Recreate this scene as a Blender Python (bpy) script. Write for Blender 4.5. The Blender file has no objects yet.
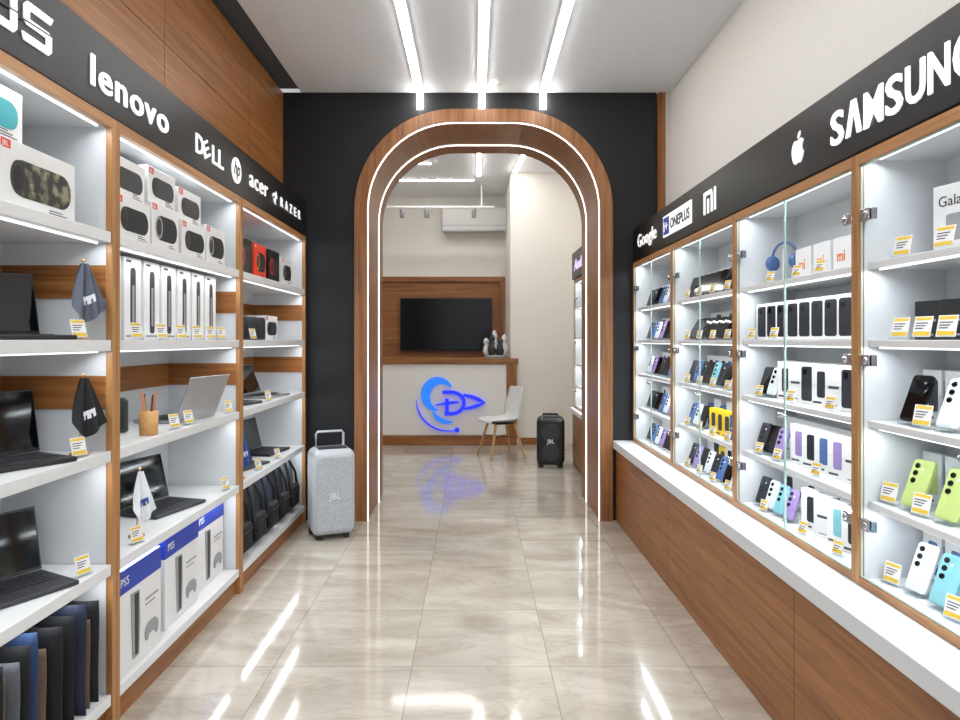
import bpy, bmesh, math, random
from mathutils import Matrix, Vector
random.seed(7)
S=bpy.context.scene
COL=S.collection
pi=math.pi
def C(r,g,b):
    f=lambda v:(v/255/12.92) if v/255<=.04045 else ((v/255+.055)/1.055)**2.4
    return (f(r),f(g),f(b),1)
# ---------------------------------------------------------------- materials
def mat(name,col,rough=.5,metal=0,emit=None,es=0,noise=.06,nscale=30,spec=.5,bump=0,coat=0):
    m=bpy.data.materials.new(name);m.use_nodes=True
    nt=m.node_tree;b=nt.nodes['Principled BSDF']
    b.inputs['Roughness'].default_value=rough;b.inputs['Metallic'].default_value=metal
    b.inputs['Specular IOR Level'].default_value=spec
    b.inputs['Coat Weight'].default_value=coat
    tc=nt.nodes.new('ShaderNodeTexCoord');n=nt.nodes.new('ShaderNodeTexNoise')
    n.inputs['Scale'].default_value=nscale;n.inputs['Detail'].default_value=3
    nt.links.new(tc.outputs['Object'],n.inputs['Vector'])
    r=nt.nodes.new('ShaderNodeValToRGB')
    r.color_ramp.elements[0].position=.3;r.color_ramp.elements[1].position=.7
    r.color_ramp.elements[0].color=tuple(max(0,c*(1-noise)) for c in col[:3])+(1,)
    r.color_ramp.elements[1].color=tuple(min(1,c*(1+noise)) for c in col[:3])+(1,)
    nt.links.new(n.outputs['Fac'],r.inputs['Fac']);nt.links.new(r.outputs['Color'],b.inputs['Base Color'])
    if emit:
        b.inputs['Emission Color'].default_value=emit;b.inputs['Emission Strength'].default_value=es
    if bump:
        bp=nt.nodes.new('ShaderNodeBump');bp.inputs['Strength'].default_value=bump;bp.inputs['Distance'].default_value=.002
        nt.links.new(n.outputs['Fac'],bp.inputs['Height']);nt.links.new(bp.outputs['Normal'],b.inputs['Normal'])
    return m
def wood(name,axis='y',dark=C(104,61,28),mid=C(144,90,44),light=C(170,114,62),rough=.38,sc=1.0):
    m=bpy.data.materials.new(name);m.use_nodes=True
    nt=m.node_tree;b=nt.nodes['Principled BSDF'];L=nt.links.new
    tc=nt.nodes.new('ShaderNodeTexCoord');mp=nt.nodes.new('ShaderNodeMapping')
    s={'x':(.7,18,18),'y':(18,.7,18),'z':(18,18,.7)}[axis]
    mp.inputs['Scale'].default_value=tuple(v*sc for v in s)
    L(tc.outputs['Object'],mp.inputs['Vector'])
    n=nt.nodes.new('ShaderNodeTexNoise');n.inputs['Scale'].default_value=1.8;n.inputs['Detail'].default_value=8
    n.inputs['Roughness'].default_value=.66;n.inputs['Distortion'].default_value=.6
    L(mp.outputs['Vector'],n.inputs['Vector'])
    n2=nt.nodes.new('ShaderNodeTexNoise');n2.inputs['Scale'].default_value=9;n2.inputs['Detail'].default_value=3
    L(mp.outputs['Vector'],n2.inputs['Vector'])
    mx=nt.nodes.new('ShaderNodeMath');mx.operation='MULTIPLY_ADD';mx.inputs[1].default_value=.25
    L(n2.outputs['Fac'],mx.inputs[0]);L(n.outputs['Fac'],mx.inputs[2])
    r=nt.nodes.new('ShaderNodeValToRGB');e=r.color_ramp.elements
    e[0].position=.42;e[0].color=dark;e[1].position=.82;e[1].color=light
    k=e.new(.6);k.color=mid
    L(mx.outputs[0],r.inputs['Fac']);L(r.outputs['Color'],b.inputs['Base Color'])
    b.inputs['Roughness'].default_value=rough
    bp=nt.nodes.new('ShaderNodeBump');bp.inputs['Strength'].default_value=.15;bp.inputs['Distance'].default_value=.002
    L(n2.outputs['Fac'],bp.inputs['Height']);L(bp.outputs['Normal'],b.inputs['Normal'])
    return m
def emis(name,col,s):
    m=bpy.data.materials.new(name);m.use_nodes=True;nt=m.node_tree
    for n in list(nt.nodes):
        if n.type!='OUTPUT_MATERIAL':nt.nodes.remove(n)
    e=nt.nodes.new('ShaderNodeEmission');e.inputs[0].default_value=col;e.inputs[1].default_value=s
    nt.links.new(e.outputs[0],[n for n in nt.nodes if n.type=='OUTPUT_MATERIAL'][0].inputs[0]);return m
def glass(name,tint=(.985,.99,.99,1)):
    m=bpy.data.materials.new(name);m.use_nodes=True;nt=m.node_tree;L=nt.links.new
    for n in list(nt.nodes):
        if n.type!='OUTPUT_MATERIAL':nt.nodes.remove(n)
    o=[n for n in nt.nodes][0]
    t=nt.nodes.new('ShaderNodeBsdfTransparent');t.inputs[0].default_value=tint
    g=nt.nodes.new('ShaderNodeBsdfGlossy');g.inputs['Roughness'].default_value=.02
    lw=nt.nodes.new('ShaderNodeLayerWeight');lw.inputs['Blend'].default_value=.5
    pw=nt.nodes.new('ShaderNodeMath');pw.operation='POWER';pw.inputs[1].default_value=5
    ma=nt.nodes.new('ShaderNodeMath');ma.operation='MULTIPLY_ADD';ma.inputs[1].default_value=.55;ma.inputs[2].default_value=.03
    L(lw.outputs['Facing'],pw.inputs[0]);L(pw.outputs[0],ma.inputs[0])
    mx=nt.nodes.new('ShaderNodeMixShader');L(ma.outputs[0],mx.inputs[0]);L(t.outputs[0],mx.inputs[1]);L(g.outputs[0],mx.inputs[2])
    L(mx.outputs[0],o.inputs[0]);return m
def floor_mat():
    m=bpy.data.materials.new('polished_marble_tile');m.use_nodes=True
    nt=m.node_tree;b=nt.nodes['Principled BSDF'];L=nt.links.new
    tc=nt.nodes.new('ShaderNodeTexCoord')
    br=nt.nodes.new('ShaderNodeTexBrick');br.offset=0;br.squash=1
    mp0=nt.nodes.new('ShaderNodeMapping');mp0.inputs['Location'].default_value=(.27,.13,0)
    L(tc.outputs['Object'],mp0.inputs['Vector']);L(mp0.outputs['Vector'],br.inputs['Vector'])
    br.inputs['Color1'].default_value=(0,0,0,1);br.inputs['Color2'].default_value=(1,1,1,1);br.inputs['Mortar'].default_value=(.5,.5,.5,1)
    br.inputs['Scale'].default_value=1;br.inputs['Mortar Size'].default_value=.0018;br.inputs['Mortar Smooth'].default_value=.1
    br.inputs['Brick Width'].default_value=.6;br.inputs['Row Height'].default_value=.6;br.inputs['Bias'].default_value=0
    mm=nt.nodes.new('ShaderNodeVectorMath');mm.operation='MULTIPLY_ADD'
    mm.inputs[1].default_value=(3.7,5.1,2.3);L(br.outputs['Color'],mm.inputs[0]);L(tc.outputs['Object'],mm.inputs[2])
    mp=nt.nodes.new('ShaderNodeMapping');mp.inputs['Rotation'].default_value=(0,0,.5);mp.inputs['Scale'].default_value=(.8,2.2,1)
    L(mm.outputs[0],mp.inputs['Vector'])
    n=nt.nodes.new('ShaderNodeTexNoise');n.inputs['Scale'].default_value=1.3;n.inputs['Detail'].default_value=7;n.inputs['Distortion'].default_value=1.8
    L(mp.outputs['Vector'],n.inputs['Vector'])
    n3=nt.nodes.new('ShaderNodeTexNoise');n3.inputs['Scale'].default_value=2.2;n3.inputs['Detail'].default_value=4;n3.inputs['Distortion'].default_value=2.2
    L(mp.outputs['Vector'],n3.inputs['Vector'])
    sb_=nt.nodes.new('ShaderNodeMath');sb_.operation='SUBTRACT';sb_.inputs[1].default_value=.5;L(n3.outputs['Fac'],sb_.inputs[0])
    ab=nt.nodes.new('ShaderNodeMath');ab.operation='ABSOLUTE';L(sb_.outputs[0],ab.inputs[0])
    r=nt.nodes.new('ShaderNodeValToRGB');e=r.color_ramp.elements
    e[0].position=.32;e[0].color=C(166,157,144);e[1].position=.72;e[1].color=C(200,192,180)
    L(n.outputs['Fac'],r.inputs['Fac'])
    r2=nt.nodes.new('ShaderNodeValToRGB');e=r2.color_ramp.elements
    e[0].position=.0;e[0].color=(.62,.55,.48,1);e[1].position=.035;e[1].color=(1,1,1,1)
    L(ab.outputs[0],r2.inputs['Fac'])
    mu=nt.nodes.new('ShaderNodeMix');mu.data_type='RGBA';mu.blend_type='MULTIPLY';mu.inputs[0].default_value=.28
    L(r.outputs['Color'],mu.inputs[6]);L(r2.outputs['Color'],mu.inputs[7])
    gx=nt.nodes.new('ShaderNodeMix');gx.data_type='RGBA';gx.inputs[7].default_value=C(140,130,118)
    L(br.outputs['Fac'],gx.inputs[0]);L(mu.outputs[2],gx.inputs[6]);L(gx.outputs[2],b.inputs['Base Color'])
    b.inputs['Roughness'].default_value=.08;b.inputs['Specular IOR Level'].default_value=.9
    bp=nt.nodes.new('ShaderNodeBump');bp.inputs['Strength'].default_value=.2;bp.inputs['Distance'].default_value=-.001
    L(br.outputs['Fac'],bp.inputs['Height']);L(bp.outputs['Normal'],b.inputs['Normal'])
    return m
def camo():
    m=mat('camouflage_print',C(90,90,70));nt=m.node_tree
    r=[n for n in nt.nodes if n.type=='VALTORGB'][0];n=[n for n in nt.nodes if n.type=='TEX_NOISE'][0]
    n.inputs['Scale'].default_value=28;r.color_ramp.interpolation='CONSTANT'
    e=r.color_ramp.elements;e[0].position=0;e[0].color=C(40,42,38);e[1].position=.48;e[1].color=C(92,92,70)
    k=e.new(.58);k.color=C(140,134,112);return m
M_floor=floor_mat()
M_woodH=wood('walnut_veneer_horizontal','y')
M_woodX=wood('walnut_veneer_across','x')
M_woodV=wood('walnut_veneer_vertical','z')
M_arch=wood('archway_veneer','z',C(108,66,36),C(142,94,55),C(168,118,74))
M_post=wood('oak_edge_trim','z',C(134,88,48),C(166,116,68),C(188,138,86))
M_postH=wood('oak_edge_trim_horizontal','y',C(134,88,48),C(166,116,68),C(188,138,86))
M_white=mat('white_laminate',C(214,217,220),.35,noise=.01)
M_shelfw=mat('white_shelf_laminate',C(224,225,226),.3,noise=.01)
M_wall=mat('painted_wall',C(240,238,232),.8,noise=.02,nscale=60,bump=.08)
M_wallb=mat('painted_wall_warm',C(240,236,228),.8,noise=.02,nscale=60,bump=.08)
M_ceil=mat('painted_ceiling',C(242,245,248),.85,noise=.015)
M_gap=mat('ceiling_gap_painted_shade',C(92,94,98),.8)  # dark grey colour paints in the shade of the ceiling recess
M_black=mat('matt_black_wall',C(19,20,25),.6,noise=.1)
M_sign=mat('black_sign_acrylic',C(15,15,17),.35,noise=.05,spec=.3)
M_letter=mat('white_letter_acrylic',C(250,250,250),.4,emit=(1,1,1,1),es=.5,noise=0)
M_led=emis('led_diffuser',(1,.99,.97,1),22)
M_ledb=emis('back_room_led',(1,.98,.94,1),38)
M_led2=emis('shelf_led',(.95,.98,1,1),2)
M_ledarch=emis('archway_led',(1,.96,.9,1),2.6)
M_acryl=glass('clear_acrylic',(.93,.95,.96,1))
M_edge=mat('polished_glass_edge',C(176,204,198),.12,spec=.7,noise=.02)
M_chrome=mat('chrome',C(200,200,205),.15,1,noise=.02)
M_seam=mat('dark_seam',C(40,22,12),.7)
M_scr=mat('glossy_screen',C(8,9,12),.06,spec=.7,noise=.1)
M_blk=mat('black_plastic',C(20,20,22),.4)
M_dk=mat('dark_grey_plastic',C(48,49,54),.45)
M_alu=mat('silver_aluminium',C(178,180,184),.3,.7,noise=.03)
M_card=mat('white_card',C(226,226,226),.5,noise=.01)
M_yel=mat('yellow_print',C(222,186,60),.5)
M_byel=mat('bright_yellow_print',C(244,206,30),.45)
M_ink=mat('dark_ink',C(60,60,66),.6)
M_red=mat('red_orange_print',C(226,62,30),.5)
M_org=mat('orange_print',C(236,120,40),.5)
M_blue=mat('deep_blue_print',C(28,60,170),.45)
M_teal=mat('teal_print',C(50,160,170),.45)
M_grey=mat('grey_print',C(150,152,156),.5)
M_track=mat('grey_track_metal',C(150,150,150),.4)
M_camo=camo()
M_mesh=mat('speaker_grille_mesh',C(30,31,34),.6,noise=.6,nscale=300,bump=.5)
M_silver=mat('silver_speaker_shell',C(190,194,200),.35,.1,noise=.03)
M_silg=mat('silver_speaker_grille',C(176,181,187),.5,.1,noise=.35,nscale=220,bump=.8)
M_navy=mat('navy_cloth',C(34,40,62),.85,noise=.15,nscale=90,bump=.2)
M_greyc=mat('grey_cloth',C(92,95,100),.85,noise=.15,nscale=90,bump=.2)
M_blkc=mat('black_cloth',C(22,23,27),.85,noise=.2,nscale=90,bump=.2)
M_tealc=mat('blue_cloth',C(40,62,100),.85,noise=.15,nscale=90,bump=.2)
M_brnc=mat('brown_cloth',C(104,84,68),.85,noise=.15,nscale=90,bump=.2)
M_flagb=mat('blue_pennant_satin',C(52,82,150),.6)
M_flagw=mat('white_pennant_satin',C(214,216,220),.6)
M_flagd=mat('slate_pennant_satin',C(78,84,98),.6)
M_pine=mat('light_wood_plain',C(196,148,92),.5,noise=.12)
M_lime=mat('lime_phone_glass',C(176,194,118),.25)
M_aqua=mat('aqua_phone_glass',C(120,180,190),.25)
M_lil=mat('lilac_phone_glass',C(150,130,184),.25)
M_gph=mat('graphite_phone_glass',C(40,44,52),.2)
M_whp=mat('pearl_phone_glass',C(206,212,216),.25)
M_blup=mat('blue_phone_glass',C(76,106,156),.25)
M_lens=mat('lens_glass',C(10,10,14),.08)
M_acw=mat('air_conditioner_white',C(236,236,234),.35,noise=.01)
M_chair=mat('white_moulded_plastic',C(226,226,224),.35,noise=.01)
M_cyan=mat('cyan_lit_logo',C(30,110,220),.4,emit=C(34,118,228),es=.8)
M_lblue=mat('blue_lit_logo',C(20,40,200),.4,emit=C(24,44,225),es=1.15)
M_lav=mat('lavender_lit_letter',C(210,200,245),.4,emit=C(205,190,250),es=.9)
# ---------------------------------------------------------------- mesh builder
I4=Matrix.Identity(4)
def T(x,y,z):return Matrix.Translation((x,y,z))
def R(a,ax):return Matrix.Rotation(math.radians(a),4,ax)
class B:
    def __init__(s,M=None):s.v=[];s.f=[];s.m=[];s.s=[];s.mats=[];s.M=M or I4
    def idx(s,mt):
        if mt not in s.mats:s.mats.append(mt)
        return s.mats.index(mt)
    def add(s,vs,fs,mt,M=None,smooth=False):
        X=s.M@(M or I4);o=len(s.v);k=s.idx(mt)
        s.v+= [tuple(X@Vector(v)) for v in vs]
        for f in fs:
            s.f.append([i+o for i in f]);s.m.append(k);s.s.append(smooth)
        return s
    def box(s,x0,x1,y0,y1,z0,z1,mt,bev=0,M=None,seg=2):
        if bev<=0:
            vs=[(x,y,z) for x in(x0,x1) for y in(y0,y1) for z in(z0,z1)]
            return s.add(vs,[(0,1,3,2),(4,6,7,5),(0,4,5,1),(2,3,7,6),(0,2,6,4),(1,5,7,3)],mt,M)
        bm=bmesh.new();bmesh.ops.create_cube(bm,size=1)
        for v in bm.verts:
            v.co=Vector(((x0+x1)/2+v.co.x*(x1-x0),(y0+y1)/2+v.co.y*(y1-y0),(z0+z1)/2+v.co.z*(z1-z0)))
        bmesh.ops.bevel(bm,geom=bm.edges[:],offset=bev,segments=seg,affect='EDGES',profile=.5)
        bm.verts.index_update()
        s.add([tuple(v.co) for v in bm.verts],[[v.index for v in f.verts] for f in bm.faces],mt,M,smooth=(seg>2))
        bm.free();return s
    def prism(s,pts,y0,y1,mt,M=None,smooth=False):   # pts (x,z) extruded on y
        n=len(pts);vs=[(p[0],y0,p[1]) for p in pts]+[(p[0],y1,p[1]) for p in pts]
        s.add(vs,[list(range(n)),list(range(2*n-1,n-1,-1))],mt,M)
        return s.add(vs,[(i,(i+1)%n,(i+1)%n+n,i+n) for i in range(n)],mt,M,smooth)
    def lathe(s,prof,mt,seg=20,M=None,smooth=True,cap=True):
        vs=[];n=len(prof)
        for i in range(seg):
            a=2*pi*i/seg
            for r,z in prof:vs.append((r*math.cos(a),r*math.sin(a),z))
        fs=[(i*n+j,((i+1)%seg)*n+j,((i+1)%seg)*n+j+1,i*n+j+1) for i in range(seg) for j in range(n-1)]
        s.add(vs,fs,mt,M,smooth)
        if cap:
            s.add([vs[i*n] for i in range(seg)],[list(range(seg))],mt,M)
            s.add([vs[i*n+n-1] for i in range(seg)],[list(range(seg))],mt,M)
        return s
    def tube(s,path,r,mt,seg=8,M=None):
        P=[Vector(p) for p in path];vs=[];n=len(P)
        rr=r if isinstance(r,(list,tuple)) else [r]*n
        up=Vector((0,0,1))
        for i,p in enumerate(P):
            d=(P[min(i+1,n-1)]-P[max(i-1,0)]).normalized()
            a=d.cross(up)
            if a.length<.05:a=d.cross(Vector((1,0,0)))
            a.normalize();b=d.cross(a)
            for j in range(seg):
                t=2*pi*j/seg;vs.append(tuple(p+(a*math.cos(t)+b*math.sin(t))*rr[i]))
        fs=[(i*seg+j,i*seg+(j+1)%seg,(i+1)*seg+(j+1)%seg,(i+1)*seg+j) for i in range(n-1) for j in range(seg)]
        s.add(vs,fs,mt,M,True)
        return s.add(vs,[list(range(seg)),list(range((n-1)*seg,n*seg))],mt,M)
    def mesh(s,name):
        me=bpy.data.meshes.new(name);me.from_pydata(s.v,[],s.f)
        for m in s.mats:me.materials.append(m)
        me.polygons.foreach_set('material_index',s.m);me.polygons.foreach_set('use_smooth',s.s)
        bm=bmesh.new();bm.from_mesh(me);bmesh.ops.recalc_face_normals(bm,faces=bm.faces);bm.to_mesh(me);bm.free()
        me.update();return me
def rr(w,h,r,cx=0,cz=0,n=5):
    pts=[]
    for sx,sz,a0 in((1,1,0),(-1,1,90),(-1,-1,180),(1,-1,270)):
        for i in range(n+1):
            a=math.radians(a0+90*i/n)
            pts.append((cx+sx*(w/2-r)+r*math.cos(a),cz+sz*(h/2-r)+r*math.sin(a)))
    return pts
def ell(a,b,cx=0,cz=0,n=24):return [(cx+a*math.cos(2*pi*i/n),cz+b*math.sin(2*pi*i/n)) for i in range(n)]
def textb(bd,txt,size,mt,M,ext=.002,off=0,align='LEFT',shear=0,width=None,sp=1.0):
    """text mesh: local x right, y up, z normal"""
    cu=bpy.data.curves.new('t','FONT');cu.body=txt;cu.size=size;cu.extrude=ext;cu.offset=off;cu.align_x='LEFT';cu.shear=shear
    cu.resolution_u=3;cu.space_character=sp
    o=bpy.data.objects.new('t',cu);COL.objects.link(o)
    dg=bpy.context.evaluated_depsgraph_get();me=bpy.data.meshes.new_from_object(o.evaluated_get(dg))
    vs=[v.co.copy() for v in me.vertices]
    if vs:
        x0=min(v.x for v in vs);x1=max(v.x for v in vs);k=1 if width is None else width/(x1-x0)
        c=x0 if align=='LEFT' else (x0+x1)/2
        vs=[((v.x-c)*k,v.y,v.z) for v in vs]
        bd.add(vs,[list(p.vertices) for p in me.polygons],mt,M)
    bpy.data.objects.remove(o);bpy.data.curves.remove(cu);bpy.data.meshes.remove(me)
FRONT=lambda x,y,z:T(x,y,z)@R(90,'X')     # text facing local -Y
# ---------------------------------------------------------------- objects
WP={}
def setmeta(o,label=None,cat=None,group=None,kind=None):
    if label:o['label']=label
    if cat:o['category']=cat
    if group:o['group']=group
    if kind:o['kind']=kind
def obj(name,bd,label=None,cat=None,group=None,kind=None):
    me=bd if isinstance(bd,bpy.types.Mesh) else bd.mesh(name)
    o=bpy.data.objects.new(name,me);COL.objects.link(o);WP[o]=Vector((0,0,0));setmeta(o,label,cat,group,kind);return o
def empty(name,loc,label,cat,group=None):
    o=bpy.data.objects.new(name,None);o.empty_display_size=.1;o.location=loc;COL.objects.link(o);WP[o]=Vector(loc);setmeta(o,label,cat,group);return o
def part(name,bd,parent,label=None):
    me=bd if isinstance(bd,bpy.types.Mesh) else bd.mesh(name)
    o=bpy.data.objects.new(name,me);COL.objects.link(o);o.parent=parent;o.location=-WP[parent];WP[o]=Vector((0,0,0))
    if label:o['label']=label
    return o
def structure(name,bd):return obj(name,bd,kind='structure')
class Proto:
    def __init__(s,name,cat,parts):
        s.name=name;s.cat=cat;s.parts=[(n,b.mesh(n),l,p) for n,b,l,p in parts]
def put(pr,x,y,z,rz,label,group=None,rx=0):
    M=T(x,y,z+.0012)@R(rz,'Z')@R(rx,'X')
    if len(pr.parts)==1:
        o=bpy.data.objects.new(pr.name,pr.parts[0][1]);COL.objects.link(o);o.matrix_world=M
        setmeta(o,label,pr.cat,group);return o
    e=bpy.data.objects.new(pr.name,None);e.empty_display_size=.05;COL.objects.link(e);e.matrix_world=M
    setmeta(e,label,pr.cat,group);L=[]
    for n,me,l,p in pr.parts:
        o=bpy.data.objects.new(n,me);COL.objects.link(o);o.parent=e if p is None else L[p]
        if l:o['label']=l
        L.append(o)
    return e
# ---------------------------------------------------------------- dimensions
XL=-1.31;XLB=-1.71;XR=1.24;XRB=1.54;H=3.37;YP=5.2;YPB=6.05;HB=3.7
CX=.075
def archp(off,n=14,z0=0):
    hw=1.012-off;top=3.23-off;r=max(.78-off,.05);p=[(CX-hw,z0)]
    for i in range(n+1):
        a=pi-(pi/2)*i/n;p.append((CX-hw+r+r*math.cos(a),top-r+r*math.sin(a)))
    for i in range(n+1):
        a=pi/2-(pi/2)*i/n;p.append((CX+hw-r+r*math.cos(a),top-r+r*math.sin(a)))
    p.append((CX+hw,z0));return p
def band(bd,o0,o1,y0,y1,mt):
    a=archp(o0);b=archp(o1);n=len(a)
    vs=[(p[0],y0,p[1]) for p in a]+[(p[0],y0,p[1]) for p in b]+[(p[0],y1,p[1]) for p in a]+[(p[0],y1,p[1]) for p in b]
    fs=[]
    for i in range(n-1):
        fs+=[(i,i+1,n+i+1,n+i),(2*n+i,3*n+i,3*n+i+1,2*n+i+1),(i,2*n+i,2*n+i+1,i+1),(n+i,n+i+1,3*n+i+1,3*n+i)]
    fs+=[(0,n,3*n,2*n),(n-1,3*n-1,4*n-1,2*n-1)]
    bd.add(vs,fs,mt)
# ---------------------------------------------------------------- structure
structure('floor',B().box(-2.6,1.9,-1.8,10.6,-.08,0,M_floor))
structure('wall_left',B().box(-1.86,-1.76,-1.8,5.2,0,H,M_white))
structure('wall_right',B().box(1.55,1.65,-1.8,5.2,0,H,M_wall))
structure('ceiling',B().box(-1.36,1.55,-1.8,5.2,H,H+.1,M_ceil))
structure('trim_1',B().box(-1.76,-1.36,-1.8,5.2,H+.03,H+.1,M_gap))  # recessed strip beside the ceiling, its shade put into the colour
b=B();ys=[-1.8,-.6,.6,1.95,3.2,4.4,5.19];zs=[2.50,2.86,3.365]
b.box(-1.76,-1.512,-1.8,5.19,2.50,3.365,M_seam)
for i in range(len(ys)-1):
    for j in range(2):
        b.box(-1.515,-1.5,ys[i]+.002,ys[i+1]-.002,zs[j]+.002,zs[j+1]-.002,M_woodH)
structure('trim_2',b)
a=archp(.06);n=len(a);x0,x1=-1.86,1.44
def wallface(xa,xb):
    out=[]
    for i,(px,pz) in enumerate(a):
        if i==0:out.append((xa,0))
        elif i==n-1:out.append((xb,0))
        elif i<=7:out.append((xa,H*i/7))
        elif i>=n-8:out.append((xb,H*(n-1-i)/7))
        else:out.append((xa+(xb-xa)*(i-7)/(n-15),H))
    return out
o_=wallface(x0,x1);b=B();vs=[];fs=[]
for y in(YP,YPB-.01):
    vs+=[(p[0],y,p[1]) for p in a]+[(p[0],y,p[1]) for p in o_]
N2=2*n
for i in range(n-1):
    fs+=[(i,i+1,n+i+1,n+i),(N2+i,N2+n+i,N2+n+i+1,N2+i+1),(i,N2+i,N2+i+1,i+1),(n+i,n+i+1,N2+n+i+1,N2+n+i)]
fs+=[(0,n,N2+n,N2),(n-1,N2+n-1,N2+2*n-1,2*n-1)]
b.add(vs,fs,M_black);structure('wall_middle',b)
structure('trim_3',B().box(1.445,1.50,5.17,5.3,0,H-.01,M_woodV))
structure('wall_middle_end',B().box(1.505,1.9,5.2,5.45,0,HB,M_wall))
structure('wall_header',B().box(-2.6,1.9,5.7,YPB,H+.11,HB,M_wall))
structure('wall_right_back',B().box(1.5,1.6,6.06,9.0,0,HB,M_wallb))
structure('wall_side_back',B().box(.50,1.9,9.0,10.49,0,HB,M_wallb))
structure('wall_back',B().box(-2.6,.50,10.5,10.6,0,HB,M_wallb))
structure('wall_left_back',B().box(-2.6,-2.5,6.06,10.49,0,HB,M_wallb))
structure('ceiling_back',B().box(-2.6,1.9,5.7,10.6,HB+.001,HB+.1,M_ceil))
structure('baseboard_side_back',B().box(.62,1.1,8.975,8.998,0,.09,M_woodX))
# ---------------------------------------------------------------- archway
ar=empty('archway_surround',(CX,5.2,0),'walnut-veneered rounded archway surround with two lit strips','archway')
b=B();band(b,0,.10,YP-.035,YP-.002,M_arch);fr=part('front_casing',b,ar)
b=B();band(b,.065,.10,YP,YPB,M_arch);part('inner_lining',b,ar)
for k,(ya,yb) in enumerate(((5.185,5.20),(5.78,5.80))):
    b=B();band(b,.098,.106,ya,yb,M_ledarch);part('light_strip',b,ar,'warm white glowing strip')
# ---------------------------------------------------------------- ceiling strips
for x in(-.425,.06,.543):
    l=empty('ceiling_light',(x,2,H),'long white linear ceiling light running down the wall to the archway','ceiling light','linear ceiling lights')
    part('housing',B().box(x-.034,x+.034,-1.6,5.165,H-.012,H-.001,M_acw),l)
    part('diffuser',B().box(x-.024,x+.024,-1.6,5.165,H-.02,H-.0121,M_led).box(x-.024,x+.024,5.168,5.195,3.235,H-.02,M_led),l)
d=empty('smoke_detector',(.19,4.95,H),'small round white ceiling detector','smoke detector')
part('base',B().lathe([(.05,0),(.05,-.012)],M_acw,M=T(.19,4.95,H-.001)),d)
part('sensor_dome',B().lathe([(.036,-.013),(.034,-.025),(.02,-.034)],M_acw,M=T(.19,4.95,H-.001)),d)
# ---------------------------------------------------------------- signs
def LM(y,z,x=XL):
    return Matrix(((0,0,1,x),(1,0,0,y),(0,1,0,z),(0,0,0,1)))
def RM(y,z,x=XR):
    return Matrix(((0,0,-1,x),(-1,0,0,y),(0,1,0,z),(0,0,0,1)))
XZ2XY=Matrix(((1,0,0,0),(0,0,1,0),(0,1,0,0),(0,0,0,1)))
sg=empty('sign_board',(XL,2.6,2.22),'long glossy black fascia sign with white brand lettering above open shelves','sign')
part('board',B().box(XLB-.04,XL,-.2,5.15,2.225,2.495,M_sign,.004),sg)
def lettering(parent,txt,size,M,mt=M_letter,width=None,off=.004,shear=0,name='lettering',sp=1.0):
    b=B();textb(b,txt,size,mt,M@T(0,0,.004),.003,off,shear=shear,width=width,sp=sp);return part(name,b,parent)
gA=[(0,0),(.05,.12),(.085,.12),(.13,0),(.095,0),(.067,.085),(.035,0)]
gS=[(0,0),(.11,0),(.125,.015),(.125,.06),(.11,.070),(.024,.070),(.024,.097),(.12,.097),(.132,.12),(.015,.12),(0,.105),(0,.06),(.015,.050),(.101,.050),(.101,.023),(-.008,.023)]
gU=[(0,.12),(0,.015),(.015,0),(.11,0),(.125,.015),(.125,.12),(.101,.12),(.101,.023),(.024,.023),(.024,.12)]
for g_,y_ in((gA,1.45),(gS,1.605),(gU,1.76),(gS,1.915)):
    bb=B();bb.prism(g_,.001,.006,M_letter,M=LM(y_,2.292)@XZ2XY)
    if g_ is not gA:bb.prism([(-.01,.055),(.14,.062),(.14,.067),(-.01,.060)],.0045,.0065,M_sign,M=LM(y_,2.292)@XZ2XY)
    part('lettering',bb,sg)
lettering(sg,'lenovo',.150,LM(2.25,2.295),width=.57,off=.002,sp=1.1)
lettering(sg,'D',.13,LM(3.10,2.305),width=.085,off=.001)
b=B();textb(b,'E',.11,M_letter,LM(3.205,2.30)@R(28,'Z')@T(0,0,.004),.003,.001,width=.07);part('lettering',b,sg)
lettering(sg,'L',.13,LM(3.295,2.305),width=.065,off=.001)
lettering(sg,'L',.13,LM(3.375,2.305),width=.065,off=.001)
b=B();c=LM(3.63,2.352);b.prism(ell(.07,.07),.001,.006,M_letter,M=c@XZ2XY);lg=part('round_logo',b,sg)
b=B();textb(b,'hp',.11,M_sign,c@T(-.048,-.025,.008),.001,.001,shear=.35,width=.095);part('lettering',b,sg)
lettering(sg,'acer',.145,LM(3.84,2.32),width=.34,off=.0,sp=1.08)
b=B()
for k in range(3):
    p=[]
    for j in range(7):
        t=j/6;aa=math.radians(k*120+90+t*95);p.append((math.cos(aa)*.05*(.15+.85*t),math.sin(aa)*.05*(.15+.85*t),.004))
    b.tube(p,[.003,.007,.009,.008,.006,.004,.002],M_letter,6,M=LM(4.33,2.355))
part('emblem',b,sg)
for i,ch_ in enumerate('RAZER'):lettering(sg,ch_,.09,LM(4.46+i*.112,2.325),width=.052,off=0)
sr=empty('sign_board',(XR,2.6,2.02),'long glossy black fascia sign with white brand lettering above glass cabinets','sign')
part('board',B().box(XR,XRB-.001,.2,5.15,2.025,2.285,M_sign,.004),sr)
lettering(sr,'Google',.135,RM(4.98,2.115),width=.50,off=.0,sp=1.05)
OZ=2.085
b=B();b.box(0,.56,0,.135,.001,.006,M_letter,M=RM(4.31,OZ));part('white_plate',b,sr);b=B();b.box(.012,.135,.012,.123,.0061,.0075,M_blue,M=RM(4.31,OZ));part('emblem_plate',b,sr)
b=B();textb(b,'1+',.09,M_letter,RM(4.31,OZ)@T(.03,.034,.009),.001,.001);part('lettering',b,sr)
b=B();textb(b,'ONEPLUS',.09,M_sign,RM(4.31,OZ)@T(.165,.036,.008),.001,.001,width=.37);part('lettering',b,sr)
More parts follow.
